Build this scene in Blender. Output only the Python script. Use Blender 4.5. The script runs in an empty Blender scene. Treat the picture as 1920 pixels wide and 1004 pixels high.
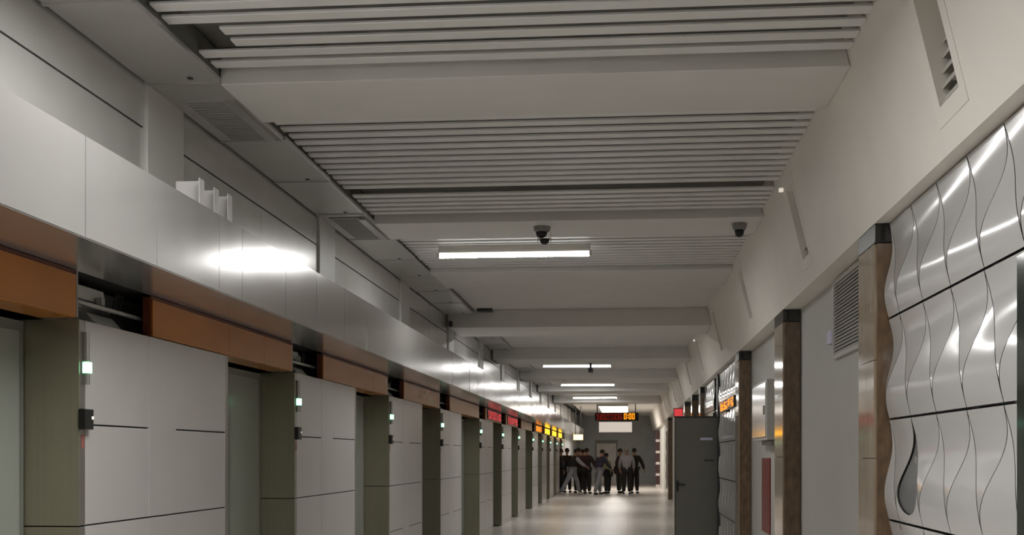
import bpy, bmesh, math, random
from mathutils import Vector, Matrix
random.seed(7)
sc = bpy.context.scene
COL = sc.collection
R = math.radians

# ------------------------------------------------------------------ camera, world, exposure
F = 2300.0                      # focal length in pixels of the 1920 wide frame
YAW = 5.39
EYE = 1.5
cam_d = bpy.data.cameras.new('camera'); cam = bpy.data.objects.new('camera', cam_d); COL.objects.link(cam)
cam.location = (0, 0, EYE); cam.rotation_euler = (R(90), 0, R(YAW))
cam_d.sensor_width = 36; cam_d.sensor_fit = 'HORIZONTAL'; cam_d.lens = 36 * F / 1920
cam_d.shift_y = 352 / 1920; cam_d.clip_start = 0.05; cam_d.clip_end = 200
sc.camera = cam
w = bpy.data.worlds.new('world'); sc.world = w; w.use_nodes = True
w.node_tree.nodes['Background'].inputs[0].default_value = (0.6, 0.65, 0.7, 1)
w.node_tree.nodes['Background'].inputs[1].default_value = 0.01
sc.view_settings.view_transform = 'Standard'; sc.view_settings.look = 'None'
sc.view_settings.gamma = 1; sc.view_settings.use_curve_mapping = False
sc.view_settings.exposure = 0.14
TUBE = 175.0                    # radiance of the ceiling tubes
sc.cycles.max_bounces = 10; sc.cycles.diffuse_bounces = 6; sc.cycles.glossy_bounces = 5
sc.cycles.sample_clamp_indirect = 6.0

# distances below were measured along the view axis; turn them into world Y for a given X
CA, SA = math.cos(R(YAW)), math.sin(R(YAW))
def yd(d, x): return (d + x*SA)/CA
# ------------------------------------------------------------------ materials
def s2l(c):
    return tuple(((v/255)/12.92 if v/255 <= .04045 else ((v/255+.055)/1.055)**2.4) for v in c)
def mat(name, rgb, rough=.5, metal=0., var=.06, scale=(3, 3, 3), bump=0., bscale=40., rvar=0., coat=0., spec=.5, aniso=0.):
    m = bpy.data.materials.new(name); m.use_nodes = True
    nt = m.node_tree; N = nt.nodes; L = nt.links
    b = N['Principled BSDF']
    c = s2l(rgb)
    tc = N.new('ShaderNodeTexCoord'); mp = N.new('ShaderNodeMapping'); mp.inputs['Scale'].default_value = scale
    nz = N.new('ShaderNodeTexNoise'); nz.inputs['Scale'].default_value = 1.0; nz.inputs['Detail'].default_value = 4
    L.new(tc.outputs['Object'], mp.inputs[0]); L.new(mp.outputs[0], nz.inputs['Vector'])
    rp = N.new('ShaderNodeValToRGB')
    rp.color_ramp.elements[0].position = .3; rp.color_ramp.elements[1].position = .7
    rp.color_ramp.elements[0].color = tuple(v*(1-var) for v in c) + (1,)
    rp.color_ramp.elements[1].color = tuple(min(1, v*(1+var)) for v in c) + (1,)
    L.new(nz.outputs['Fac'], rp.inputs[0]); L.new(rp.outputs[0], b.inputs['Base Color'])
    b.inputs['Roughness'].default_value = rough; b.inputs['Metallic'].default_value = metal
    b.inputs['Specular IOR Level'].default_value = spec
    b.inputs['Coat Weight'].default_value = coat; b.inputs['Coat Roughness'].default_value = .08
    if aniso: b.inputs['Anisotropic'].default_value = aniso
    if rvar:
        mr = N.new('ShaderNodeMapRange'); mr.inputs['To Min'].default_value = rough-rvar; mr.inputs['To Max'].default_value = rough+rvar
        L.new(nz.outputs['Fac'], mr.inputs[0]); L.new(mr.outputs[0], b.inputs['Roughness'])
    if bump:
        n2 = N.new('ShaderNodeTexNoise'); n2.inputs['Scale'].default_value = bscale; n2.inputs['Detail'].default_value = 3
        L.new(tc.outputs['Object'], n2.inputs['Vector'])
        bp = N.new('ShaderNodeBump'); bp.inputs['Strength'].default_value = bump; bp.inputs['Distance'].default_value = .01
        L.new(n2.outputs['Fac'], bp.inputs['Height']); L.new(bp.outputs[0], b.inputs['Normal'])
    return m
def emis(name, rgb, strength, base=(30, 30, 30)):
    m = bpy.data.materials.new(name); m.use_nodes = True
    b = m.node_tree.nodes['Principled BSDF']
    b.inputs['Base Color'].default_value = s2l(base) + (1,)
    b.inputs['Emission Color'].default_value = s2l(rgb) + (1,)
    b.inputs['Emission Strength'].default_value = strength
    return m
M = {}
M['ceil'] = mat('ceiling_paint', (214, 212, 208), .6, var=.03)
M['slat'] = mat('slat_paint', (218, 217, 214), .42, var=.03)
M['void'] = mat('ceiling_void', (128, 126, 122), .8, var=.2)
M['bulk'] = mat('bulkhead_paint', (232, 228, 219), .55, var=.02)
M['wallr'] = mat('wall_paint', (188, 187, 181), .5, var=.02)
M['fascia'] = mat('fascia_metal', (206, 204, 201), .17, .72, var=.02, rvar=.03)
M['upper'] = mat('upper_wall_metal', (206, 205, 202), .24, .5, var=.04)
M['pilast'] = mat('pilaster_paint', (190, 189, 184), .45, var=.02)
M['duct'] = mat('duct_metal', (188, 186, 182), .32, .55, var=.04)
M['white'] = mat('white_panel', (177, 174, 171), .3, var=.025)
M['steel'] = mat('brushed_steel', (150, 146, 126), .22, .6, var=.05, scale=(40, 40, 1))
M['steelpost'] = mat('steel_post', (176, 174, 168), .3, .9, var=.04)
M['door'] = mat('sliding_door_glass', (150, 154, 147), .22, .1, var=.04)
M['doorframe'] = mat('sliding_door_frame', (138, 141, 132), .3, .4, var=.04)
M['orange'] = mat('orange_cover', (168, 104, 34), .22, var=.08, scale=(1, 2, 5), spec=.5)
M['orangedark'] = mat('orange_edge', (92, 40, 20), .5, var=.1)
M['black'] = mat('black_plastic', (14, 13, 12), .4, var=.1)
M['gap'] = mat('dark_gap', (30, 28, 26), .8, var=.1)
M['machine'] = mat('dark_machine_metal', (160, 158, 156), .45, .6, var=.2)
M['machinel'] = mat('grey_machine_metal', (200, 200, 196), .4, .6, var=.15)
M['red'] = mat('red_sticker', (140, 84, 78), .5)
M['wavy'] = mat('glossy_white_tile', (204, 203, 201), .16, var=.015, coat=.4)
M['wavyback'] = mat('tile_backing', (150, 150, 150), .6, var=.1)
M['stone'] = mat('brown_stone', (106, 85, 64), .16, var=.35, scale=(22, 22, 10), coat=.4)
M['stonep'] = mat('pale_brown_stone', (168, 150, 128), .1, var=.16, scale=(12, 12, 2), coat=.6)
M['cap'] = mat('grey_metal_cap', (74, 74, 72), .3, .7)
M['dgrey'] = mat('dark_grey_steel', (114, 113, 106), .42, .2, var=.04)
M['grille'] = mat('grille_paint', (190, 187, 180), .4, var=.02)
M['louver'] = mat('louver_paint', (205, 200, 192), .45, var=.02)
M['louverd'] = mat('louver_dark', (130, 126, 124), .5)
M['grilleslot'] = mat('grille_slot_grey', (150, 148, 145), .5)
M['underlay'] = mat('underlay_grey', (126, 127, 126), .4, .3, var=.15)
M['redpanel'] = mat('dull_red', (122, 38, 36), .4, var=.08)
M['lilac'] = mat('pale_lilac_plastic', (214, 212, 236), .4)
M['greenglass'] = mat('dark_green_glass', (38, 48, 46), .1, coat=.5)
M['endwall'] = mat('end_wall_tile', (176, 178, 178), .4, var=.08, scale=(2, 2, 2))
M['maroon'] = mat('dark_maroon', (66, 42, 42), .4, var=.15)
M['pale'] = mat('pale_band', (214, 206, 202), .4)
M['tube'] = emis('tube_light', (252, 251, 249), TUBE, (240, 240, 240))
M['tubeside'] = emis('tube_light_side', (252, 251, 249), 4.5, (240, 240, 240))
M['green'] = emis('green_lamp', (140, 255, 190), 3.2, (200, 240, 220))
M['amber'] = emis('amber_led', (255, 140, 20), 1.6)
M['amberhot'] = emis('hot_amber_led', (255, 175, 25), 5.0)
M['redled'] = emis('red_led', (235, 70, 75), .7)
M['redlow'] = emis('dim_red_led', (120, 16, 6), .8)
M['yellow'] = emis('yellow_lightbox', (255, 205, 110), 4.0, (240, 220, 180))
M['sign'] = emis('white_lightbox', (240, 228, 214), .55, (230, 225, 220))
M['skin'] = mat('skin', (150, 112, 92), .5)

# floor: polished beige granite in slabs with paler bands
def floor_mat():
    m = bpy.data.materials.new('polished_granite'); m.use_nodes = True
    nt = m.node_tree; N = nt.nodes; L = nt.links; b = N['Principled BSDF']
    tc = N.new('ShaderNodeTexCoord')
    nz = N.new('ShaderNodeTexNoise'); nz.inputs['Scale'].default_value = 30; nz.inputs['Detail'].default_value = 6
    L.new(tc.outputs['Object'], nz.inputs['Vector'])
    rp = N.new('ShaderNodeValToRGB')
    rp.color_ramp.elements[0].color = s2l((194, 188, 181)) + (1,); rp.color_ramp.elements[1].color = s2l((222, 216, 210)) + (1,)
    L.new(nz.outputs['Fac'], rp.inputs[0])
    br = N.new('ShaderNodeTexBrick'); br.offset = 0.0
    br.inputs['Scale'].default_value = 1; br.inputs['Brick Width'].default_value = .6; br.inputs['Row Height'].default_value = .6
    br.inputs['Mortar Size'].default_value = .004
    br.inputs['Color1'].default_value = (1, 1, 1, 1); br.inputs['Color2'].default_value = (.9, .89, .87, 1); br.inputs['Mortar'].default_value = (.55, .53, .5, 1)
    L.new(tc.outputs['Object'], br.inputs['Vector'])
    mx = N.new('ShaderNodeMix'); mx.data_type = 'RGBA'; mx.blend_type = 'MULTIPLY'; mx.inputs[0].default_value = 1
    L.new(rp.outputs[0], mx.inputs[6]); L.new(br.outputs['Color'], mx.inputs[7]); L.new(mx.outputs[2], b.inputs['Base Color'])
    b.inputs['Roughness'].default_value = .28; b.inputs['Coat Weight'].default_value = .08
    return m
M['floor'] = floor_mat()

# ------------------------------------------------------------------ mesh helpers
class MB:
    def __init__(s): s.bm = bmesh.new()
    def box(s, x0, x1, y0, y1, z0, z1):
        v = [s.bm.verts.new(p) for p in ((x0,y0,z0),(x1,y0,z0),(x1,y1,z0),(x0,y1,z0),(x0,y0,z1),(x1,y0,z1),(x1,y1,z1),(x0,y1,z1))]
        for f in ((0,3,2,1),(4,5,6,7),(0,1,5,4),(1,2,6,5),(2,3,7,6),(3,0,4,7)): s.bm.faces.new([v[i] for i in f])
        return s
    def prism(s, pts, y0, y1):              # profile in xz, swept along y
        a = [s.bm.verts.new((x, y0, z)) for x, z in pts]; b = [s.bm.verts.new((x, y1, z)) for x, z in pts]
        n = len(pts)
        s.bm.faces.new(a); s.bm.faces.new(b[::-1])
        for i in range(n): s.bm.faces.new((a[i], b[i], b[(i+1)%n], a[(i+1)%n]))
        return s
    def prismx(s, pts, x0, x1):             # profile in yz, swept along x
        a = [s.bm.verts.new((x0, y, z)) for y, z in pts]; b = [s.bm.verts.new((x1, y, z)) for y, z in pts]
        n = len(pts)
        s.bm.faces.new(a); s.bm.faces.new(b[::-1])
        for i in range(n): s.bm.faces.new((a[i], b[i], b[(i+1)%n], a[(i+1)%n]))
        return s
    def quad(s, *p):
        s.bm.faces.new([s.bm.verts.new(q) for q in p]); return s
    def tube(s, p0, p1, r, n=12, r2=None):
        p0, p1 = Vector(p0), Vector(p1); d = (p1-p0).normalized()
        q = d.to_track_quat('Z', 'Y').to_matrix(); r2 = r if r2 is None else r2
        a, b = [], []
        for i in range(n):
            c = Vector((math.cos(2*math.pi*i/n), math.sin(2*math.pi*i/n), 0))
            a.append(s.bm.verts.new(p0 + q @ (c*r))); b.append(s.bm.verts.new(p1 + q @ (c*r2)))
        s.bm.faces.new(a[::-1]); s.bm.faces.new(b)
        for i in range(n): s.bm.faces.new((a[i], a[(i+1)%n], b[(i+1)%n], b[i]))
        return s
    def lathe(s, cx, cy, prof, n=20):       # prof: (r, z) top to bottom
        rings = []
        for r, z in prof:
            rings.append([s.bm.verts.new((cx+r*math.cos(2*math.pi*i/n), cy+r*math.sin(2*math.pi*i/n), z)) for i in range(n)])
        for a, b in zip(rings, rings[1:]):
            for i in range(n): s.bm.faces.new((a[i], a[(i+1)%n], b[(i+1)%n], b[i]))
        s.bm.faces.new(rings[0]); s.bm.faces.new(rings[-1][::-1])
        return s
    def ball(s, c, rx, ry, rz, n=12):
        r = bmesh.ops.create_uvsphere(s.bm, u_segments=n, v_segments=max(6, n//2), radius=1)
        for v in r['verts']: v.co = Vector((v.co.x*rx, v.co.y*ry, v.co.z*rz)) + Vector(c)
        return s
    def build(s, name, m, parent=None, bevel=0., smooth=False):
        me = bpy.data.meshes.new(name)
        bmesh.ops.recalc_face_normals(s.bm, faces=s.bm.faces)
        if parent is not None:
            off = root_of(parent).location
            for v in s.bm.verts: v.co -= off
        s.bm.to_mesh(me); s.bm.free()
        o = bpy.data.objects.new(name, me); COL.objects.link(o)
        me.materials.append(M[m] if isinstance(m, str) else m)
        if parent is not None: o.parent = parent
        if smooth:
            for p in me.polygons: p.use_smooth = True
        if bevel:
            md = o.modifiers.new('bevel', 'BEVEL'); md.width = bevel; md.segments = 2; md.limit_method = 'ANGLE'; md.angle_limit = R(40)
        return o
def root_of(o):
    while o.parent is not None: o = o.parent
    return o
def thing(name, loc, label, cat, group=None):
    o = bpy.data.objects.new(name, None); COL.objects.link(o); o.location = loc; o.empty_display_size = .1
    return tag(o, label, cat, group)
def tag(o, label, cat, group=None):
    o['label'] = label; o['category'] = cat
    if group: o['group'] = group
    elif 'group' in o: del o['group']
    return o
def struct(o, label=None):
    o['kind'] = 'structure'
    if label: o['label'] = label
    return o
def dup(root, loc, label, cat=None, group=None):
    kids = {}
    for c in bpy.data.objects:
        if c.parent is not None: kids.setdefault(c.parent.name, []).append(c)
    r = root.copy(); COL.objects.link(r); r.location = loc; r['label'] = label
    if group: r['group'] = group
    def rec(src, dst):
        for c in kids.get(src.name, []):
            d = c.copy(); COL.objects.link(d); d.parent = dst; rec(c, d)
    rec(root, r)
    return r
ORD = ['nearest', 'second', 'third', 'fourth', 'fifth', 'sixth', 'seventh', 'eighth', 'ninth', 'tenth', 'eleventh', 'twelfth', 'thirteenth', 'fourteenth']

Y0, Y1 = -8.0, 66.0
# ------------------------------------------------------------------ setting
struct(MB().box(-3.4, 1.9, Y0, Y1+.3, -.2, 0).build('floor', 'floor'))
ce = struct(MB().box(-3.4, 1.6, Y0, Y1+.3, 3.74, 3.85).build('ceiling', 'void'))
ew = struct(MB().box(-3.4, 1.9, Y1, Y1+.25, 0, 3.74).build('wall_end', 'endwall'))
struct(MB().box(-3.4, 1.9, Y0-.25, Y0, 0, 3.74).build('wall_back', 'wallr'))
struct(MB().box(-3.6, -3.4, Y0, Y1, 0, 3.74).build('wall_track', 'gap'))
struct(MB().box(1.5, 1.9, Y0, Y1, 0, 3.74).build('wall_right', 'wallr'))

# ceiling bays: slatted panels, flat beams, plain panels
XL, XR = -2.228, 1.15
def slats(ya, yb, pitch, skip=(), short=(), wd=.098):
    mb = MB(); y = ya; i = 0
    while y + wd <= yb + 1e-6:
        if i not in skip:
            x0 = -2.00 if i in short else XL + .012*random.random()
            z = 3.60
            p = [(y+.004, z), (y+wd-.004, z), (y+wd, z+.004), (y+wd, z+.014), (y, z+.014), (y, z+.004)]
            mb.prismx(p, x0, XR - .006)
        y += pitch; i += 1
    mb.build('slatted_panel', 'slat', ce)
slats(3.32, 6.55, .1700, short=(15, 16))
slats(7.36, 10.62, .1720, skip=(13,))
slats(11.45, 13.68, .1720)
def beam(ya, yb, z, top=3.739, xl=XL):
    MB().prism([(xl, z), (1.347-.24*(z-2.77)-.002, z), (1.347-.24*(top-2.77)-.002, top), (xl, top)], ya, yb).build('beam', 'ceil', ce, bevel=.006)
beam(2.50, 3.28, 3.535); beam(6.56, 7.33, 3.535); beam(10.64, 11.42, 3.535)
beam(13.70, 15.0, 3.555)
MB().box(XL, XR, 15.01, 17.78, 3.625, 3.70).build('plain_panel', 'ceil', ce)
MB().box(XL, XR, Y0, 2.49, 3.60, 3.70).build('plain_panel', 'ceil', ce)
by = [17.8, 23.8, 29.8, 35.8, 43.4, 48]
for y, nxt in zip(by, by[1:]):
    beam(y, y+1.35, 3.365, xl=-2.62)
    MB().box(XL, XR, y+1.36, nxt-.01, 3.585, 3.70).build('plain_panel', 'ceil', ce)
MB().box(XL, XR, 48, Y1, 3.585, 3.70).build('plain_panel', 'ceil', ce)

# sloped bulkhead along the right with vent openings
def bx(z): return 1.347 - .24*(z-2.77)
ZV0, ZV1 = 2.955, 3.47
vents = [yd(v, 1.31) for v in (.83, 4.84, 8.85, 12.85, 16.85, 21.0, 25.2, 29.2, 33.2, 37.2, 41.2)]
VW = .29
mb = MB()
def bq(ya, yb, za, zb): mb.quad((bx(za), ya, za), (bx(za), yb, za), (bx(zb), yb, zb), (bx(zb), ya, zb))
prev = Y0
for v in vents:
    bq(prev, v, 2.77, 3.74); bq(v, v+VW, 2.77, ZV0); bq(v, v+VW, ZV1, 3.74); prev = v+VW
bq(prev, Y1, 2.77, 3.74)
mb.quad((1.347, Y0, 2.77), (1.347, Y1, 2.77), (1.5, Y1, 2.77), (1.5, Y0, 2.77))
struct(mb.build('trim_1', 'bulk'), 'white sloped bulkhead along the top of the right wall')

# air vents in the bulkhead
def vent():
    y = vents[1]
    t = thing('air_vent', (1.3, y, 2.77), '', 'vent', 'air vents along the sloped bulkhead')
    fr = MB(); e = .003; b = .075
    def fq(ya, yb, za, zb):
        fr.prism([(bx(za)-e, za), (bx(zb)-e, zb), (bx(zb)+.0, zb), (bx(za)+.0, za)], ya, yb)
    fq(y-b, y, ZV0-b, ZV1+b); fq(y+VW, y+VW+b, ZV0-b, ZV1+b); fq(y, y+VW, ZV0-b, ZV0); fq(y, y+VW, ZV1, ZV1+b)
    fr.build('frame', 'bulk', t)
    ck = MB(); xb = 1.375
    for ya in (y-.004, y+VW): ck.prism([(bx(ZV0), ZV0), (bx(ZV1), ZV1), (xb, ZV1), (xb, ZV0)], ya, ya+.004)
    ck.prism([(bx(ZV1), ZV1), (xb, ZV1), (xb, ZV1+.004), (bx(ZV1), ZV1+.004)], y, y+VW)
    ck.build('housing', 'bulk', t)
    MB().box(xb, xb+.006, y, y+VW, ZV0-.02, ZV1).build('back_plate', 'black', t)
    n = 8; h = (ZV1-ZV0)/n
    lv = MB()
    for i in range(n):
        z = ZV0 + h*i + .012
        lv.prism([(1.309, z+.002), (1.312, z), (1.334, z+.042), (1.331, z+.044)], y, y+VW)
    lv.build('louvers', 'louver', t)
    return t
vt = vent()
vt['label'] = 'slatted air vent in the sloped bulkhead, nearest one at top right corner'
for i, v in enumerate(vents[2:]):
    dup(vt, (1.3, v, 2.77), 'slatted air vent in the sloped right bulkhead, %s from the camera' % ORD[i+1])
for k, v in ((0, vents[2]), (1, vents[5])):  # glints at two vents, built as small glowing boxes; no real sensors
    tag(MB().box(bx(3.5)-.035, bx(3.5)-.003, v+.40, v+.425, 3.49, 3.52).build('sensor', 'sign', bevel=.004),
        'tiny white box standing in for a glint above the %s air vent' % ('second' if k == 0 else 'fifth'), 'sensor')

# ------------------------------------------------------------------ left: upper wall, pilasters, ceiling duct, fascia
wl = struct(MB().box(-2.95, -2.665, Y0, Y1, 2.41, 3.739).build('wall_left', 'gap'))
pil = [2.95, 6.75, 10.52, 14.30, 18.1, 21.9, 25.7, 29.5, 33.3, 37.1, 40.9, 44.7, 48.5, 52.3, 56.1, 59.9]
pil = [yd(p, -2.65) for p in pil]
prev = Y0
for p in pil:
    n = 1 if p-prev < 2 or prev < 0 else 2
    for k in range(n):
        a = prev + (p-prev)*k/n; b = prev + (p-prev)*(k+1)/n
        for za, zb in ((2.415, 3.294), (3.306, 3.60)):
            o = MB().box(-2.664, -2.650 - random.random()*.0015, a+.0015, b-.0015, za, zb).build('cladding_panel', 'upper', wl)
    MB().box(-2.664, -2.628, p, p+.55, 2.415, 3.62).build('pilaster', 'pilast', wl, bevel=.004)
    prev = p+.55
MB().box(-2.664, -2.650, prev, Y1, 2.415, 3.60).build('cladding_panel', 'upper', wl)

# duct covers under the ceiling edge
dk = thing('ceiling_duct', (-2.4, 0, 3.54), 'grey metal service duct of bolted covers along the left ceiling edge', 'duct')
def duct_run(ya, yb, pitch, first):
    y = first; k = 0
    while y < yb - .2:
        e = min(y+pitch-.008, yb); z = 3.540 + (.004 if k % 2 else 0); xr = -2.222 + (.012 if k % 3 == 1 else 0)
        c = MB().box(-2.632, xr, max(y, ya), e, z, z+.03).build('cover', 'duct', dk, bevel=.004)
        MB().lathe(-2.36, e-.10 if k else e-.10, [(.004, z-.006), (.016, z-.004), (.018, z+.002)], 10).build('bolt', 'black', c)
        MB().box(-2.632, xr-.004, e-.028, e-.002, z-.008, z+.0).build('joint_strip', 'duct', c)
        y += pitch; k += 1
duct_run(-1, 17.7, 1.222, -.56-.21)
for a in (19.25, 25.25, 31.25, 37.25): duct_run(a, a+4.4, 1.1, a)
MB().box(-2.245, -2.235, Y0, 17.7, 3.572, 3.72).build('side_plate', 'dgrey', dk)
for a, b in ((6.84, 7.70), (10.36, 11.34)):
    g = MB()
    g.box(-2.56, -2.30, a, b, 3.533, 3.541)
    gr = g.build('grille', 'duct', dk)
    s = MB(); n = int((b-a)/.05)
    for i in range(n): s.box(-2.54, -2.32, a+.03+i*.05, a+.05+i*.05, 3.529, 3.534)
    s.build('grille_slot', 'grilleslot', gr)
    MB().box(-2.30, -2.245, a, b, 3.520, 3.541).build('grille_edge', 'steelpost', dk)

# fascia over the doors
fa = thing('fascia', (-2.4, 0, 2.40), 'long pale satin metal fascia beam running above the platform screen doors', 'fascia')
fs = [1.2, 2.06, 2.92, 3.55, 4.25, 5.07, 5.84, 6.73, 7.13, 8.04, 8.84]
fs = [yd(f, -2.23) for f in fs]
while fs[-1] < 65: fs.append(fs[-1] + .86)
for a, b in zip(fs, fs[1:]):
    b = min(b, Y1)
    t0, t1, t2, t3 = [random.uniform(-.0025, .0025) for _ in range(4)] if a > 8 else (0, 0, .001, .001)
    m_ = MB(); x = -2.232
    x1 = x - .02
    P = [(x+t0, a+.003, 2.402), (x+t1, b-.003, 2.402), (x+t2, b-.003, 2.82), (x+t3, a+.003, 2.82)]
    fv = [m_.bm.verts.new(p) for p in P]; bv = [m_.bm.verts.new((x1, p[1], p[2])) for p in P]
    m_.bm.faces.new(fv); m_.bm.faces.new(bv[::-1])
    for i in range(4): m_.bm.faces.new((fv[i], bv[i], bv[(i+1) % 4], fv[(i+1) % 4]))
    m_.build('fascia_panel', 'fascia', fa)
MB().box(-2.262, -2.2545, Y0, Y1, 2.405, 2.815).build('back_frame', 'gap', fa)
prev = 1.2
for k, b in enumerate([3.8, 6.7, 9.6, 13.4, 17.2, 21.8, 26, 30, 34, 38, 42, 46, 50, 54, 58, 62, Y1]):
    MB().box(-2.664, -2.236, prev+.002, b-.002, 2.396, 2.404).build('soffit_panel', 'fascia', fa); prev = b
MB().box(-2.664, -2.25, 1.2, Y1, 2.80, 2.812).build('top_panel', 'fascia', fa)

# folded brackets standing on the fascia
for i, (yy, hh, wd) in enumerate(((6.32, .135, .155), (6.55, .135, .135), (6.78, .150, .125))):
    m_ = MB(); x1 = -2.235; x0 = x1-wd; z0 = 2.814; z1 = 2.82+hh
    m_.box(x0, x1, yy, yy+.004, z0, z1); m_.box(x1-.004, x1, yy-.075, yy, z0, z1); m_.box(x0, x1, yy-.03, yy, z0, z0+.004)
    if i == 2: m_.box(x0, x0+.004, yy-.075, yy, z0, z1)
    tag(m_.build('bracket', 'white', bevel=.001), ('white folded metal bracket on the fascia top, %s of three' % ('left one', 'middle one', 'right one')[i]), 'bracket', 'brackets on top of the fascia')

# ------------------------------------------------------------------ platform screen doors
UY = [6.02, 9.87, 13.74, 17.5, 22.1, 25.96, 29.8, 34.25, 38.1, 41.9, 45.75, 49.5]
UY = [yd(u, -2.65) for u in UY]
XF, XB = -2.65, -2.91
def psd(yb):
    t = thing('screen_door_bay', (XF, yb, 0), '', 'screen door bay', 'screen door bays along the platform edge')
    MB().box(XB+.002, XF-.008, yb, yb+2.16, 0, 2.155).build('core', 'gap', t)
    m_ = MB(); yk = yb-.072
    for za, zb in ((.02, 1.150), (1.156, 2.16)): m_.box(XB-.07, XF, yk, yk+.006, za, zb)
    m_.build('end_panel', 'steel', t)
    m_ = MB()
    for za, zb in ((0, 1.150), (1.156, 2.16)): m_.box(XF-.05, XF, yk+.007, yb-.002, za, zb)
    m_.build('corner_post', 'steelpost', t, bevel=.003)
    MB().box(XF-.05, XF, yb+2.105, yb+2.16, 0, 2.16).build('rear_post', 'steelpost', t, bevel=.003)
    c = [(yb, yb+.80), (yb+.80, yb+1.21), (yb+1.21, yb+2.10)]
    for j, (a, b) in enumerate(c):
        rows = ((.10, .630), (.638, 1.150), (1.158, 1.645), (1.654, 2.16))
        if j == 1: rows = ((.10, 1.150), (1.158, 2.16))
        for za, zb in rows:
            xf = XF + (.0015 if j == 1 else 0)
            MB().box(XF-.01, xf, a+.0004, b-.0004, za, zb).build('panel', 'white', t, bevel=.0015)
    MB().box(XF-.01, XF-.002, yb, yb+2.10, 0, .095).build('kick_plate', 'steelpost', t)
    # status lamp on the post
    y = yb-.035
    lp = MB().tube((XF+.022, y, 1.96), (XF+.022, y, 2.10), .014, 14).tube((XF+.022, y, 1.845), (XF+.022, y, 1.90), .016, 14)
    lp.box(XF, XF+.01, y-.02, y+.02, 1.85, 2.10).tube((XF+.022, y, 1.955), (XF+.022, y, 1.965), .02, 14)
    lp = lp.build('status_lamp', 'steelpost', t, smooth=False)
    MB().tube((XF+.024, y, 1.900), (XF+.024, y, 1.952), .024, 16).build('lens', 'green', lp)
    MB().box(XF, XF+.035, y-.045, y+.055, 1.625, 1.725).build('reader', 'black', t, bevel=.004)
    MB().box(XF+.035, XF+.037, y+.03, y+.05, 1.675, 1.69).build('reader_button', 'sign', t)
    MB().box(XF+.0, XF+.002, y-.012, y+.022, 1.535, 1.60).build('sticker', 'red', t)
    return t
u0 = psd(UY[0])
u0['label'] = 'white panelled screen door bay with stainless end and green lamp, nearest one'
for i, y in enumerate(UY[1:]):
    dup(u0, (XF, y, 0), 'white panelled bay between sliding platform doors, %s from the camera' % ORD[i+1])
# sliding doors in the recesses
def sdoor(ya, yb):
    t = thing('sliding_door', (XB, ya, 0), '', 'sliding door', 'sliding platform doors')
    mid = (ya+yb)/2
    for a, b in ((ya, mid-.004), (mid+.004, yb)):
        lf = MB().box(XB-.06, XB-.022, a+.05, b-.03, .12, 2.10).build('door_leaf', 'door', t)
        f = MB().box(XB-.065, XB-.016, a, a+.05, 0, 2.15).box(XB-.065, XB-.016, b-.03, b, 0, 2.15).box(XB-.065, XB-.016, a+.05, b-.03, 0, .12).box(XB-.065, XB-.016, a+.05, b-.03, 2.10, 2.15)
        f.build('leaf_frame', 'doorframe', lf)
    return t
prevend = 4.05
for i, y in enumerate(UY):
    d = sdoor(prevend, y-.08)
    d['label'] = ('grey sliding platform door recessed left of the nearest white bay' if i == 0 else
                  'grey sliding platform door recessed between the %s and %s white bays' % (ORD[i-1], ORD[i]))
    prevend = y + 2.17
struct(MB().box(-2.95, XF, 51.7, Y1, 0, 2.395).build('wall_track.001', 'endwall'))

# header covers over the doors, open bays with door drives between them
def dots(mb, y0, y1, z0, z1, x, n, seed, fill=.62):
    rr = random.Random(seed)
    cols = n; rows = 7
    dy = (y1-y0)/cols; dz = (z1-z0)/rows
    for i in range(cols):
        if i % 6 == 5: continue
        for j in range(rows):
            if rr.random() < fill: mb.box(x, x+.004, y0+i*dy, y0+(i+.85)*dy, z0+j*dz, z0+(j+.85)*dz)
def header(ya, yb, led=None, k=0):
    t = thing('door_header', (XF, ya, 2.165), '', 'header box', 'orange header boxes over the sliding doors')
    L = yb-ya; cuts = [ya+.012, ya+1.32*L/2.86, ya+2.11*L/2.86, yb] if L < 3.2 else [ya+.012, ya+L*.36, ya+L*.68, yb]
    MB().box(XF-.055, XF-.014, ya, yb, 2.172, 2.385).build('case', 'orangedark', t)
    for a, b in zip(cuts, cuts[1:]):
        MB().box(XF-.012, XF, a+.002, b-.002, 2.166, 2.372).build('cover_panel', 'orange', t, bevel=.002)
    MB().box(XB+.08, XF-.013, ya+.012, yb, 2.164, 2.171).build('bottom_plate', 'orange', t)
    MB().box(XF-.013, XF-.006, ya, yb, 2.374, 2.392).build('top_seal', 'orangedark', t)
    MB().box(XF-.05, XF-.002, yb+.004, yb+.022, 2.166, 2.392).build('end_strip', 'steelpost', t)
    if led:
        b = MB().box(XF, XF+.012, ya+.3, yb-.05, 2.185, 2.365).build('display_board', 'black', t)
        m_ = MB(); dots(m_, ya+.36, yb-.1, 2.195, 2.355, XF+.012, 42, k, .8 if led == 'amberhot' else .6); m_.build('led_text', led, b)
    return t
hs = [(2.70, 5.70)] + [(UY[i]+.85, UY[i+1]-.14) for i in range(len(UY)-1)]
leds = {5: 'redled', 6: 'redled', 8: 'amber', 9: 'amberhot', 10: 'amberhot', 11: 'amberhot'}
for i, (a, b) in enumerate(hs):
    h = header(a, b, leds.get(i), i)
    if i in leds:
        h['label'] = 'header box with a lit %s LED strip above the doors, %s from the camera' % ('red' if 'red' in leds[i] else 'amber', ORD[i])
        h['category'] = 'LED header'; h['group'] = 'lit LED header boxes over the sliding doors'
    else:
        h['label'] = 'orange brown header box above the sliding doors, %s from the camera' % ORD[i]
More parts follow.
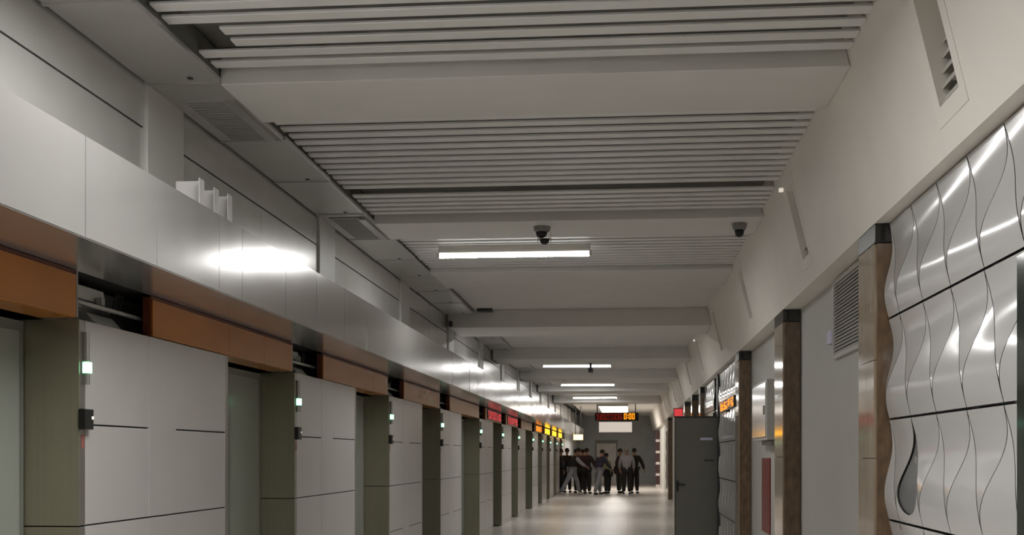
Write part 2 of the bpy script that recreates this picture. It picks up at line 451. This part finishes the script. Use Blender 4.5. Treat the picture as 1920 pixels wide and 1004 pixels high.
def drive(yb):
    XD = XB+.035
    y = yb-.02
    t = thing('door_drive', (XB, y, 2.165), '', 'door drive', 'exposed door drives above the bays')
    MB().box(XD-.02, XD-.008, y, y+1.7, 2.176, 2.39).build('back_plate', 'machine', t)
    MB().box(XD+.0, XD+.10, y+.10, y+.52, 2.30, 2.37).box(XD+.02, XD+.08, y+.12, y+.30, 2.26, 2.30).build('motor_box', 'machinel', t, bevel=.006)
    MB().prism([(XD, 2.17), (XD+.16, 2.17), (XD+.10, 2.235), (XD, 2.245)], y+.30, y+.62).build('sloped_cover', 'machinel', t)
    MB().tube((XD+.13, y+.02, 2.27), (XD+.13, y+1.6, 2.27), .012, 10).build('guide_rail', 'machinel', t)
    m_ = MB()
    for q in range(4): m_.tube((XD+.06, y+.66+.02*q, 2.18), (XD+.09, y+.70+.03*q, 2.38), .006, 8)
    m_.build('cables', 'black', t)
    MB().box(XD+.11, XD+.14, y+.40, y+.44, 2.285, 2.325).build('bracket', 'steelpost', t)
    return t
d0 = drive(UY[0]); d0['label'] = 'dark door drive machinery exposed in the open bay top, nearest one'
for i in range(1, len(UY)-1):
    dup(d0, (XB, UY[i]-.02, 2.165), 'dark door drive in the gap between orange headers, %s from the camera' % ORD[i])

# ------------------------------------------------------------------ right: wavy tile panels
RZ = [2.765, 2.245, 1.695, 1.147, .60, .06]
P = .512
def S(t): return t - .85*math.sin(2*math.pi*t)/(2*math.pi)
def wavy_tile(parent, kind, yk, z1, z0, x, lo, hi, amp=.024, hole=False):
    NT, NR = 18, 6
    g = .0043
    def edges(t):
        h = P/2*S(t)
        if kind == 0: a, b = yk-h, yk+h
        else: a, b = yk-P+h, yk-h
        a += g; b -= g
        if b < a: a = b = (a+b)/2
        return max(lo, min(hi, a)), max(lo, min(hi, b))
    def pt(r, t, back=0.):
        a, b = edges(t); y = a+(b-a)*r
        d = .0035*math.sin(math.pi*t)*(1 if kind == 0 else -1)
        xx = x + amp*math.sin(2*math.pi*t)*.9 - d*(2*r-1)
        return (xx+back, y, z1-.006 - (z1-z0-.012)*t)
    if max(edges(.02)[1]-edges(.02)[0], edges(.98)[1]-edges(.98)[0], edges(.5)[1]-edges(.5)[0]) < .012: return
    m_ = MB(); bm = m_.bm
    def grid(fr, t0, t1):
        G = [[bm.verts.new(pt(fr(i/NR, t0+(t1-t0)*j/NT), t0+(t1-t0)*j/NT)) for i in range(NR+1)] for j in range(NT+1)]
        B = [[bm.verts.new(pt(fr(i/NR, t0+(t1-t0)*j/NT), t0+(t1-t0)*j/NT, .012)) for i in range(NR+1)] for j in range(NT+1)]
        for j in range(NT):
            for i in range(NR): bm.faces.new((G[j][i], G[j][i+1], G[j+1][i+1], G[j+1][i]))
            bm.faces.new((G[j][0], G[j+1][0], B[j+1][0], B[j][0])); bm.faces.new((G[j][NR], B[j][NR], B[j+1][NR], G[j+1][NR]))
        for i in range(NR):
            bm.faces.new((G[0][i], B[0][i], B[0][i+1], G[0][i+1])); bm.faces.new((G[NT][i], G[NT][i+1], B[NT][i+1], B[NT][i]))
    if hole:
        def hw(t):
            if t >= .92: return 0
            return .5*math.sqrt(max(0, 1-((t-.62)/.30)**2)) if t > .62 else .5
        grid(lambda r, t: r*(.5-hw(t)), .62, .92)
        grid(lambda r, t: .5+hw(t)+r*(.5-hw(t)), .62, .92)
        grid(lambda r, t: r, .92, 1.0)
        u_ = MB()
        G = [[u_.bm.verts.new(pt(i/NR, j/NT, .010)) for i in range(NR+1)] for j in range(NT+1)]
        for j in range(1, NT):
            for i in range(NR): u_.bm.faces.new((G[j][i], G[j][i+1], G[j+1][i+1], G[j+1][i]))
        u_.build('underlay', 'underlay', parent, smooth=True)
    else:
        grid(lambda r, t: r, 0, 1)
    bmesh.ops.remove_doubles(bm, verts=bm.verts, dist=1e-5)
    bmesh.ops.dissolve_degenerate(bm, edges=bm.edges, dist=1e-5)
    o = m_.build('curved_tile', 'wavy', parent, smooth=True)
    o.data.materials.append(M['gap'])
    for p in o.data.polygons:
        if abs(p.normal.x) < .6: p.material_index = 1
    md = o.modifiers.new('split', 'EDGE_SPLIT'); md.split_angle = R(50)
WR = ['top row', 'second row from the top', 'third row from the top', 'fourth row from the top', 'bottom row']
def wavy_segment(lo, hi, j0, where, rows=range(5), x=1.42, amp=.024):
    for r in rows:
        t = thing('wavy_wall_panel', (x, lo, RZ[r+1]), 'white glossy wavy wall panel, %s %s' % (WR[r], where), 'wall panel', 'wavy wall panels')
        MB().box(x+.045, 1.495, lo, hi, RZ[r+1]+.004, RZ[r]-.004).build('backing_board', 'wavyback', t)
        off = j0 + (P/2 if r % 2 == 0 else 0)
        k0 = math.floor((lo-off)/P)-1
        k = k0
        while off + k*P < hi + P:
            yk = off+k*P
            hole = (r == 2 and abs(yk-yd(6.226, 1.42)) < .15 and lo < 6)
            wavy_tile(t, 0, yk, RZ[r], RZ[r+1], x, lo, hi, amp=amp, hole=hole)
            wavy_tile(t, 1, yk, RZ[r], RZ[r+1], x, lo, hi, amp=amp)
            if hole:
                c = MB().box(x+.028, x+.046, yk-.10, yk+.06, RZ[r]-.36, RZ[r]-.31).box(x+.02, x+.046, yk-.03, yk+.0, RZ[r]-.40, RZ[r]-.20)
                c.build('clip', 'machinel', t)
            k += 1
wavy_segment(3.6, yd(6.70, 1.42), yd(6.437, 1.42)-P*4+.512, 'beside the nearest brown pillar')
wavy_segment(15.65, 19.36, 16.1, 'between the third pillar and the steel door', amp=.012)
wavy_segment(20.47, 23.05, 20.7, 'just beyond the steel door', amp=.012)
wavy_segment(43.0, 46.0, 43.1, 'at the far end of the right wall', amp=.012)
tag(MB().box(1.355, 1.375, 3.7, 4.44, .2, 2.2).build('glass_cabinet_door', 'greenglass', bevel=.003), 'dark glass edge of a cabinet at the right border of the photo', 'glass door')

# stone pillars
def pillar(ya, yb, label, xl=1.347, mat_front='stone', slot=False):
    t = thing('stone_pillar', (xl, ya, 0), label, 'pillar', 'brown stone pillars on the right wall')
    MB().box(xl+.012, 1.495, ya, ya+.03, 0, 2.66).build('front_slab', mat_front, t, bevel=.002)
    m_ = MB()
    for za, zb in ((0, 1.48), (1.484, 2.02), (2.024, 2.66)):
        m_.box(xl, xl+.02, ya+.032, ya+(yb-ya)*.55, za, zb); m_.box(xl, xl+.02, ya+(yb-ya)*.55+.006, yb, za, zb)
    m_.build('side_slab', 'stonep', t)
    MB().box(xl+.021, 1.49, ya+.031, yb-.01, 0, 2.66).build('core', 'gap', t)
    c = MB().box(xl, 1.495, ya, yb, 2.665, 2.765).build('cap', 'cap', t, bevel=.002)
    MB().box(xl+.03, xl+.055, ya-.003, ya-.0, 2.67, 2.76).build('cap_slot', 'black', c)
    return t
pillar(6.87, 7.35, 'brown stone pillar with pale polished side, nearest one on the right wall')
pillar(10.86, 11.48, 'second brown stone pillar from the camera, beyond the wall grille', mat_front='stone')
pillar(15.15, 15.63, 'third brown stone pillar from the camera, right of the amber sign')
pillar(23.15, 23.60, 'fourth brown stone pillar, showing above the open steel door')
pillar(26.1, 26.5, 'fifth brown stone pillar, showing left above the steel door')
pillar(29.5, 29.9, 'sixth brown stone pillar, dark edge beside the red sign')
pillar(41.6, 42.1, 'farthest brown stone pillar standing left of the steel door')

# wall grille, small lilac plate
t = thing('wall_grille', (1.495, 8.0, 2.2), 'white slatted wall grille beside the nearest brown pillar', 'grille')
m_ = MB(); ya, yb, za, zb = 7.94, 9.04, 2.19, 2.755
m_.box(1.474, 1.499, ya, yb, za, za+.03).box(1.474, 1.499, ya, yb, zb-.03, zb).box(1.474, 1.499, ya, ya+.03, za+.03, zb-.03).box(1.474, 1.499, yb-.03, yb, za+.03, zb-.03)
m_.build('frame', 'grille', t)
MB().box(1.493, 1.499, ya+.03, yb-.03, za+.03, zb-.03).build('back_plate', 'louverd', t)
m_ = MB()
for i in range(21):
    z = za+.034+i*.0238
    m_.prism([(1.475, z), (1.477, z-.002), (1.489, z+.017), (1.487, z+.019)], ya+.03, yb-.03)
m_.build('slats', 'grille', t)
tag(MB().box(1.478, 1.499, 9.18, 9.34, 2.32, 2.42).build('sensor', 'lilac', bevel=.008), 'small pale lilac plate left of the wall grille', 'sensor')

# wall mounted cabinet and red strip sign
t = thing('wall_cabinet', (1.42, 12.26, 1.65), 'white wall cabinet mounted between the second and third pillar', 'cabinet')
MB().box(1.358, 1.499, 12.22, 13.54, 1.65, 2.25).build('body', 'grille', t, bevel=.004)
MB().box(1.346, 1.358, 12.25, 13.51, 1.68, 2.22).build('door', 'wavy', t, bevel=.003)
MB().box(1.332, 1.346, 12.3, 12.34, 1.90, 1.99).build('handle', 'steelpost', t, bevel=.003)
MB().box(1.40, 1.499, 12.22, 13.06, 1.60, 1.645).build('shelf', 'dgrey', t)
tag(MB().box(1.485, 1.4995, 13.11, 13.86, .66, 1.47).build('wall_sign', 'redpanel', bevel=.003), 'tall dull red sign plate on the white wall beside third pillar', 'sign')

# open steel door
t = thing('steel_door', (1.41, 19.56, 0), 'dark grey steel door standing open across the platform', 'door')
MB().box(.74, 1.41, 19.54, 19.59, .01, 2.10).build('door_leaf', 'dgrey', t, bevel=.004)
MB().box(.735, 1.415, 19.535, 19.541, 2.085, 2.115).box(.735, .748, 19.53, 19.54, .01, 2.10).build('edge_strip', 'cap', t)
h = MB().box(.765, .80, 19.528, 19.54, .92, 1.09).build('handle_plate', 'black', t, bevel=.003)
MB().tube((.785, 19.54, 1.035), (.785, 19.49, 1.035), .012).tube((.785, 19.495, 1.035), (.90, 19.495, 1.03), .012).build('handle', 'black', h)
MB().box(1.14, 1.33, 19.534, 19.54, 1.735, 1.775).build('name_plate', 'lilac', t)
MB().box(1.20, 1.36, 19.528, 19.54, 1.40, 1.43).build('lower_plate', 'cap', t)
m_ = MB()
for z in (.3, 1.1, 1.85): m_.tube((1.422, 19.56, z), (1.422, 19.56, z+.12), .011)
m_.build('hinges', 'steelpost', t)
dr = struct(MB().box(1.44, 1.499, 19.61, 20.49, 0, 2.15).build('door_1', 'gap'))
struct(MB().box(1.40, 1.499, 19.43, 19.52, 0, 2.765).box(1.40, 1.499, 20.49, 20.505, 0, 2.2).build('trim_2', 'cap'))
tag(MB().box(1.45, 1.499, 19.53, 20.48, 2.17, 2.765).build('door_overpanel', 'wavy', bevel=.003), 'glossy white panel over the doorway behind the steel door', 'wall panel')

# small lit signs
t = thing('amber_sign', (1.36, 16, 2.1), 'small amber LED sign on the right wall above wavy panels', 'LED sign')
MB().box(1.33, 1.36, 15.66, 18.0, 2.11, 2.26).build('housing', 'black', t)
m_ = MB(); dots(m_, 15.71, 17.95, 2.125, 2.245, 1.3255, 24, 3, .6); m_.build('led_text', 'amber', t)
MB().box(1.36, 1.40, 17.1, 17.3, 2.1, 2.25).build('wall_bracket', 'cap', t)
t = thing('red_sign', (1.3, 33, 2.6), 'small glowing red sign high on the right wall', 'sign')
MB().box(1.22, 1.47, 33.0, 33.12, 2.52, 2.755).build('housing', 'black', t, bevel=.01)
MB().box(1.235, 1.455, 32.99, 33.0, 2.54, 2.735).build('face', 'redled', t)
# striped stack far right
t = thing('banded_column', (1.40, 58, 0), 'dark maroon banded column in the far right corner', 'column')
for k in range(5):
    z = .12+k*.53
    MB().box(1.30, 1.495, 58, 58.3, z, z+.40).build('dark_block', 'maroon', t, bevel=.01)
    MB().box(1.32, 1.495, 58.02, 58.3, z-.12, z-.001).build('pale_band', 'pale', t)

# ------------------------------------------------------------------ ceiling lamps
def lamp():
    t = thing('tube_lamp', (-1.13, 12.2, 3.5), '', 'ceiling lamp', 'tube lamps across the ceiling')
    MB().box(-1.89, -.37, 12.175, 12.225, 3.525, 3.598).build('housing', 'louver', t, bevel=.004)
    m_ = MB().box(-1.905, -1.88, 12.17, 12.23, 3.48, 3.53).box(-.38, -.355, 12.17, 12.23, 3.48, 3.53); m_.build('end_cap', 'louver', t)
    tb = MB().prismx([(12.2-.029, 3.524), (12.2+.029, 3.524), (12.2+.029, 3.484), (12.2-.029, 3.484)], -1.88, -.38).build('tube', 'tubeside', t)
    tb.data.materials.append(M['tube'])
    for p in tb.data.polygons:
        if p.normal.z < -.9: p.material_index = 1
    return t
l0 = lamp(); l0['label'] = 'long lit white tube lamp, nearest one in view, below the ceiling slats'
dup(l0, (-1.13, 5.0, 3.5), 'lit tube lamp just above the top edge of the view')
dup(l0, (-1.13, -2.6, 3.5), 'lit tube lamp behind the camera')
dup(l0, (-1.13, 4.35, 3.5), 'unseen second tube lamp added to brighten the near fascia')  # extra lamp out of view, added only to brighten the near fascia
dup(l0, (-1.13, 19.75, 3.485), 'lit tube lamp hidden behind a ceiling beam')
dup(l0, (-1.13, 27.4, 3.485), 'lit tube lamp with a dark camera in front of it')
dup(l0, (-1.13, 34.8, 3.485), 'lit tube lamp, third in view and shortest looking')
dup(l0, (-1.13, 42.6, 3.485), 'lit tube lamp hidden behind the far ceiling beams')
t = thing('ceiling_light_panel', (-.55, 50, 3.5), 'bright white light panel on the ceiling above the red LED board', 'ceiling lamp')
MB().box(-1.20, .02, 50.2, 57, 3.49, 3.583).build('housing', 'louver', t)
MB().box(-1.17, -.01, 50.25, 56.9, 3.478, 3.489).build('diffuser', emis('panel_light', (255, 246, 236), 10.0, (240, 240, 240)), t)

# cameras on the ceiling
t = thing('dome_camera', (-.76, 10.9, 3.53), 'twin black dome camera on the ceiling beam above nearest tube lamp', 'camera')
MB().lathe(-.76, 10.9, [(.075, 3.534), (.072, 3.50), (.055, 3.487)], 20).build('base', 'louverd', t)
MB().lathe(-.765, 10.9, [(.05, 3.487), (.052, 3.474), (.042, 3.45), (.02, 3.437), (.003, 3.434)], 20).build('dome', 'black', t, smooth=True)
MB().box(-.80, -.795, 10.885, 10.915, 3.40, 3.487).box(-.685, -.68, 10.885, 10.915, 3.40, 3.487).box(-.80, -.68, 10.885, 10.915, 3.425, 3.432).build('yoke', 'louver', t)
MB().lathe(-.738, 10.9, [(.042, 3.424), (.044, 3.412), (.036, 3.39), (.018, 3.378), (.003, 3.375)], 20).build('lower_dome', 'black', t, smooth=True)
t = thing('dome_camera', (.98, 10.9, 3.53), 'single black dome camera on the ceiling beam near the right bulkhead', 'camera')
MB().lathe(.975, 10.9, [(.065, 3.534), (.062, 3.50), (.05, 3.475)], 20).build('base', 'louverd', t)
MB().lathe(.975, 10.9, [(.04, 3.475), (.042, 3.46), (.034, 3.43), (.016, 3.415), (.003, 3.411)], 20).build('dome', 'black', t, smooth=True)
t = thing('box_camera', (-.75, 24.9, 3.36), 'dark box camera hanging in front of the second tube lamp', 'camera')
MB().tube((-.75, 24.9, 3.364), (-.75, 24.9, 3.26), .022).build('stem', 'cap', t)
MB().box(-.80, -.70, 24.78, 25.0, 3.17, 3.26).build('body', 'cap', t, bevel=.01)
MB().tube((-.75, 24.78, 3.215), (-.75, 24.76, 3.215), .03).build('lens', 'black', t)
tag(MB().box(-2.60, -2.55, 17.70, 17.795, 3.375, 3.455).build('sensor_box', 'black', bevel=.006), 'small black sensor box at the end of the left duct', 'sensor')
tag(MB().box(-2.17, -1.95, 17.60, 17.77, 3.58, 3.624).build('notch_box', 'cap', bevel=.006), 'flat dark box standing in for a ceiling gap near the duct end', 'box')  # dark box put in for the shaded gap between panel and beam

# ------------------------------------------------------------------ far end
t = thing('led_board', (-.45, 55, 3.0), 'hanging LED board with dark red text and amber digits', 'LED board')
MB().box(-1.29, .43, 48.5, 48.6, 2.85, 3.17).build('housing', 'black', t)
rr = random.Random(5)
for i in range(44):
    if i % 6 == 0: m_ = MB()
    for j in range(7):
        if (rr.random() < .6 or j in (0, 6)) and i % 6 != 5: m_.box(-1.24+i*.0235, -1.24+i*.0235+.021, 48.492, 48.5, 2.895+j*.033, 2.895+j*.033+.028)
    if i % 6 == 5 or i == 43: m_.build('red_character', 'redlow', t)
DIG = {'0': ['111', '101', '101', '101', '111'], ':': ['0', '1', '0', '1', '0']}
x = -.15
for ch in '0:00':
    g = DIG[ch]; m_ = MB()
    for j, row in enumerate(g):
        for i, c in enumerate(row):
            if c == '1': m_.box(x+i*.036, x+i*.036+.034, 48.49, 48.5, 3.10-j*.048, 3.10-j*.048+.044)
    x += len(g[0])*.036+.022
    m_.build('amber_digit', 'amber', t)
MB().tube((-1.2, 48.55, 3.17), (-1.2, 48.55, 3.585), .02).tube((.3, 48.55, 3.17), (.3, 48.55, 3.585), .02).build('hanger', 'cap', t)
t = thing('light_box_sign', (-2.1, 52, 2.2), 'small glowing yellow box sign at the far left corner', 'sign')
MB().box(-2.30, -1.88, 52.0, 52.12, 2.13, 2.38).build('housing', 'cap', t)
MB().box(-2.29, -1.89, 51.985, 52.0, 2.14, 2.37).build('face', 'yellow', t)
MB().tube((-2.2, 52.06, 2.38), (-2.2, 52.06, 3.585), .015).tube((-1.98, 52.06, 2.38), (-1.98, 52.06, 3.585), .015).build('hanger', 'cap', t)
t = thing('wall_sign', (-.65, 65.9, 2.7), 'blank white lit sign panel high on the end wall', 'sign')
MB().box(-1.56, .25, 65.90, 66, 2.70, 3.30).build('housing', 'pale', t)
MB().box(-1.53, .22, 65.89, 65.90, 2.73, 3.27).build('face', 'sign', t)
d = struct(MB().box(-1.66, -.62, 65.93, 66, .0, 2.12).build('door_2', 'pale'))
MB().box(-1.74, -.54, 65.94, 66, 2.13, 2.30).box(-1.74, -1.67, 65.94, 66, 0, 2.13).box(-.61, -.54, 65.94, 66, 0, 2.13).build('frame', 'dgrey', d)
MB().tube((-.75, 65.93, 1.0), (-.75, 65.90, 1.0), .02).build('handle', 'cap', d)

# ------------------------------------------------------------------ people in the distance
def skinned(name, m, pts, edges, radii, root, parent, smooth_lv=1):
    me = bpy.data.meshes.new(name); me.from_pydata([Vector(p) for p in pts], edges, [])
    o = bpy.data.objects.new(name, me); COL.objects.link(o); o.parent = parent
    md = o.modifiers.new('skin', 'SKIN'); md.use_smooth_shade = True; md.branch_smoothing = .4
    if not me.skin_vertices: me.skin_vertices.new()
    for i, r in enumerate(radii):
        sv = me.skin_vertices[0].data[i]; sv.radius = (r, r) if not isinstance(r, tuple) else r
        sv.use_root = (i == root)
    o.modifiers.new('sub', 'SUBSURF').levels = smooth_lv
    o.modifiers['sub'].render_levels = smooth_lv
    me.materials.append(m)
    return o
def cloth(n, rgb): return mat('cloth_'+n, rgb, .85, var=.12, scale=(20, 20, 20))
CL = {'black': cloth('black', (34, 31, 31)), 'maroon': cloth('maroon', (52, 34, 36)), 'navy': cloth('navy', (46, 46, 62)), 'jeans': cloth('light_jeans', (132, 134, 140)),
      'grey': cloth('grey_shirt', (150, 148, 148)), 'olive': cloth('olive_yellow', (150, 148, 98)), 'dark': cloth('charcoal', (44, 42, 43)), 'white': cloth('pale_shoe', (190, 186, 180)),
      'hair': cloth('dark_hair', (36, 28, 25)), 'greyhair': cloth('grey_hair', (140, 136, 132)), 'stripe': cloth('grey_sleeve', (150, 144, 146))}
def person(u, Yd, face, top, legs, label, hair='hair', shoes='dark', h=1.74, lean=0., stride=0., armR=(.0, 0.), armL=(.0, 0.), coat=False, sleeve=None, legR=None):
    """face: heading in degrees (0 looks away down the platform); arm = (forward swing, outward) in degrees"""
    X = (u-1177)*.9956*Yd/F
    t = thing('person', (X, Yd, 0), label, 'person', 'group of people at the far end of the platform')
    t.rotation_euler = (0, 0, R(face))
    k = h/1.74; bend = R(lean)
    def up(y, z, x=0): # rotate upper body about the hip, forward = +y
        dz = z-.95; return (x*k, (y*math.cos(bend)+dz*math.sin(bend))*k, (.95+dz*math.cos(bend)-y*math.sin(bend))*k)
    hipL, hipR = (-.09*k, 0, .92*k), (.09*k, 0, .92*k)
    def leg(x, sw):
        a = R(sw); kn = (x*1.05*k, (.45*math.sin(a)+.02)*k, (.92-.44*math.cos(a))*k)
        b = R(sw-12 if sw < 0 else sw*.35); an = (x*1.1*k, kn[1]+(.40*math.sin(b))*k, max(.085, kn[2]-.40*math.cos(b)*k))
        return kn, an
    kL, aL = leg(-.10, stride); kR, aR = leg(.10, -stride)
    def gnd(a): return (a[0], a[1], .085*k)
    aL, aR = gnd(aL), gnd(aR)
    shL, shR = up(0, 1.42, -.185), up(0, 1.42, .185)
    def arm(sh, s, sw, out):
        a = R(sw); b = R(sw+18)
        el = (sh[0]+s*(.05+.28*math.sin(R(out)))*k, sh[1]+.28*math.sin(a)*k, sh[2]-.28*math.cos(a)*math.cos(R(out))*k)
        wr = (el[0]+s*.10*math.sin(R(out))*k, el[1]+.25*math.sin(b)*k, el[2]-.25*math.cos(b)*k)
        return el, wr
    eL, wL = arm(shL, -1, *armL); eR, wR = arm(shR, 1, *armR)
    pel = (0, 0, .95*k); wa = up(0, 1.08); ch = up(0, 1.30); nk = up(0, 1.47); hd0 = up(.015, 1.56); hd1 = up(.02, 1.66)
    # body: one continuous skin with five fingers on each hand
    pts = [pel, wa, ch, nk, hd0, hd1, shL, eL, wL, shR, eR, wR, hipL, kL, aL, hipR, kR, aR]
    ed = [(0,1),(1,2),(2,3),(3,4),(4,5),(2,6),(6,7),(7,8),(2,9),(9,10),(10,11),(0,12),(12,13),(13,14),(0,15),(15,16),(16,17)]
    rad = [.115,.10,.11,.052,.078,.085,.052,.04,.026,.052,.04,.026,.085,.056,.038,.085,.056,.038]
    for wi, el, wr, s in ((8, eL, wL, -1), (11, eR, wR, 1)):
        d = (Vector(wr)-Vector(el)).normalized(); side = Vector((0, 1, 0)) - d*d.y
        side.normalize()
        pm = Vector(wr)+d*.075*k; pts.append(pm); rad.append(.030); ed.append((wi, len(pts)-1)); pi = len(pts)-1
        for q, (o_, ln) in enumerate(((-.026, .062), (-.009, .074), (.009, .070), (.026, .055))):
            b = pm + side*o_ + d*.035; c = b + d*ln + Vector((-s*.015, 0, 0))
            pts += [b, c]; rad += [.009, .007]; n = len(pts); ed += [(pi, n-2), (n-2, n-1)]
        b = Vector(wr)+d*.035*k+side*.032; c = b+side*.028+d*.035
        pts += [b, c]; rad += [.010, .008]; n = len(pts); ed += [(wi, n-2), (n-2, n-1)]
    bo = skinned('body', M['skin'], pts, ed, rad, 0, t)
    hc = Vector(up(.025, 1.63))
    # face: nose, ears, eyes, mouth
    m_ = MB(); r_ = t.location
    def loc(p): return Vector(p)+r_
    m_.ball(loc(hc+Vector((0, .088, -.01))), .014, .02, .022, 8).build('nose', 'skin', t)
    for s in (-1, 1):
        MB().ball(loc(hc+Vector((s*.086, 0, -.01))), .012, .022, .032, 8).build('ear', 'skin', t)
        MB().ball(loc(hc+Vector((s*.032, .080, .018))), .011, .007, .007, 8).build('eye', 'black', t)
    MB().ball(loc(hc+Vector((0, .076, -.05))), .024, .008, .006, 8).build('mouth', 'red', t)
    m_ = MB().ball(loc(hc+Vector((0, -.018, .032))), .094, .100, .092, 14); m_.build('hair', CL[hair], t, smooth=True)
    # clothes
    hem = up(0, .78) if coat else up(0, .90)
    hem = (0, -.0, .74*k) if coat else hem
    jp = [wa, hem, ch, up(0, 1.45), shL, eL, wL, shR, eR, wR]
    je = [(0,1),(0,2),(2,3),(2,4),(4,5),(5,6),(2,7),(7,8),(8,9)]
    jr = [.180, .200 if coat else .178, .190, .098, .098, .076, .054, .098, .076, .054]
    skinned('jacket', CL[top], jp, je, jr, 0, t)
    if sleeve:
        for e_, w_, s_ in ((eR, wR, shR),):
            skinned('sleeve', CL[sleeve], [s_, e_, w_], [(0,1),(1,2)], [.102, .080, .058], 0, t)
    tp = [(0, 0, .96*k), hipL, kL, aL, hipR, kR, aR]
    skinned('trousers', CL[legs], tp, [(0,1),(1,2),(2,3),(0,4),(4,5),(5,6)], [.160, .118, .094, .074, .118, .094, .074], 0, t)
    if legR: skinned('trouser_leg', CL[legR], [hipR, kR, aR], [(0,1),(1,2)], [.122, .098, .078], 0, t)
    for a in (aL, aR):
        skinned('shoe', CL[shoes], [(a[0], a[1]-.05, .045), (a[0], a[1]+.06, .045), (a[0], a[1]+.17, .038)], [(0,1),(1,2)], [.045, .048, .036], 0, t)
    return t
person(1051, 48.5, -80, 'black', 'black', 'person in long black coat standing at far left of the group', coat=True, h=1.75)
person(1072, 46.9, -75, 'black', 'jeans', 'person in black jacket and pale jeans striding, leaning forward', lean=14, stride=28, armR=(38, 5), sleeve='stripe', shoes='white', h=1.76)
person(1085, 48.3, 30, 'maroon', 'black', 'person in dark maroon jacket left of the two in the middle', h=1.78)
person(1100, 47.4, -30, 'maroon', 'black', 'person in dark maroon jacket right of the two in the middle', h=1.77, armR=(20, 8))
person(1122, 46.6, -50, 'navy', 'jeans', 'person in navy jacket and light jeans bending forward slightly', lean=16, stride=14, h=1.74, armR=(25, 5))
person(1140, 47.6, 60, 'olive', 'dark', 'person in olive yellow top half hidden behind navy jacket', h=1.58, lean=8)
person(1160, 48.5, -100, 'black', 'black', 'person in black jacket left of the grey shirted person', h=1.76, armL=(15, 14), lean=4)
person(1175, 46.9, 0, 'grey', 'black', 'person in grey shirt and black trousers seen from behind', hair='greyhair', h=1.78, armR=(15, 4), armL=(15, 4))
person(1189, 48.0, -20, 'black', 'black', 'person in black coat at the far right of the group', h=1.77, armR=(10, 16))
person(1063, 49.0, -20, 'black', 'dark', 'person in charcoal clothes behind the striding one at left', h=1.78, coat=True)
person(1093, 49.0, 15, 'maroon', 'dark', 'person half hidden between the two maroon jackets', h=1.74, coat=True)
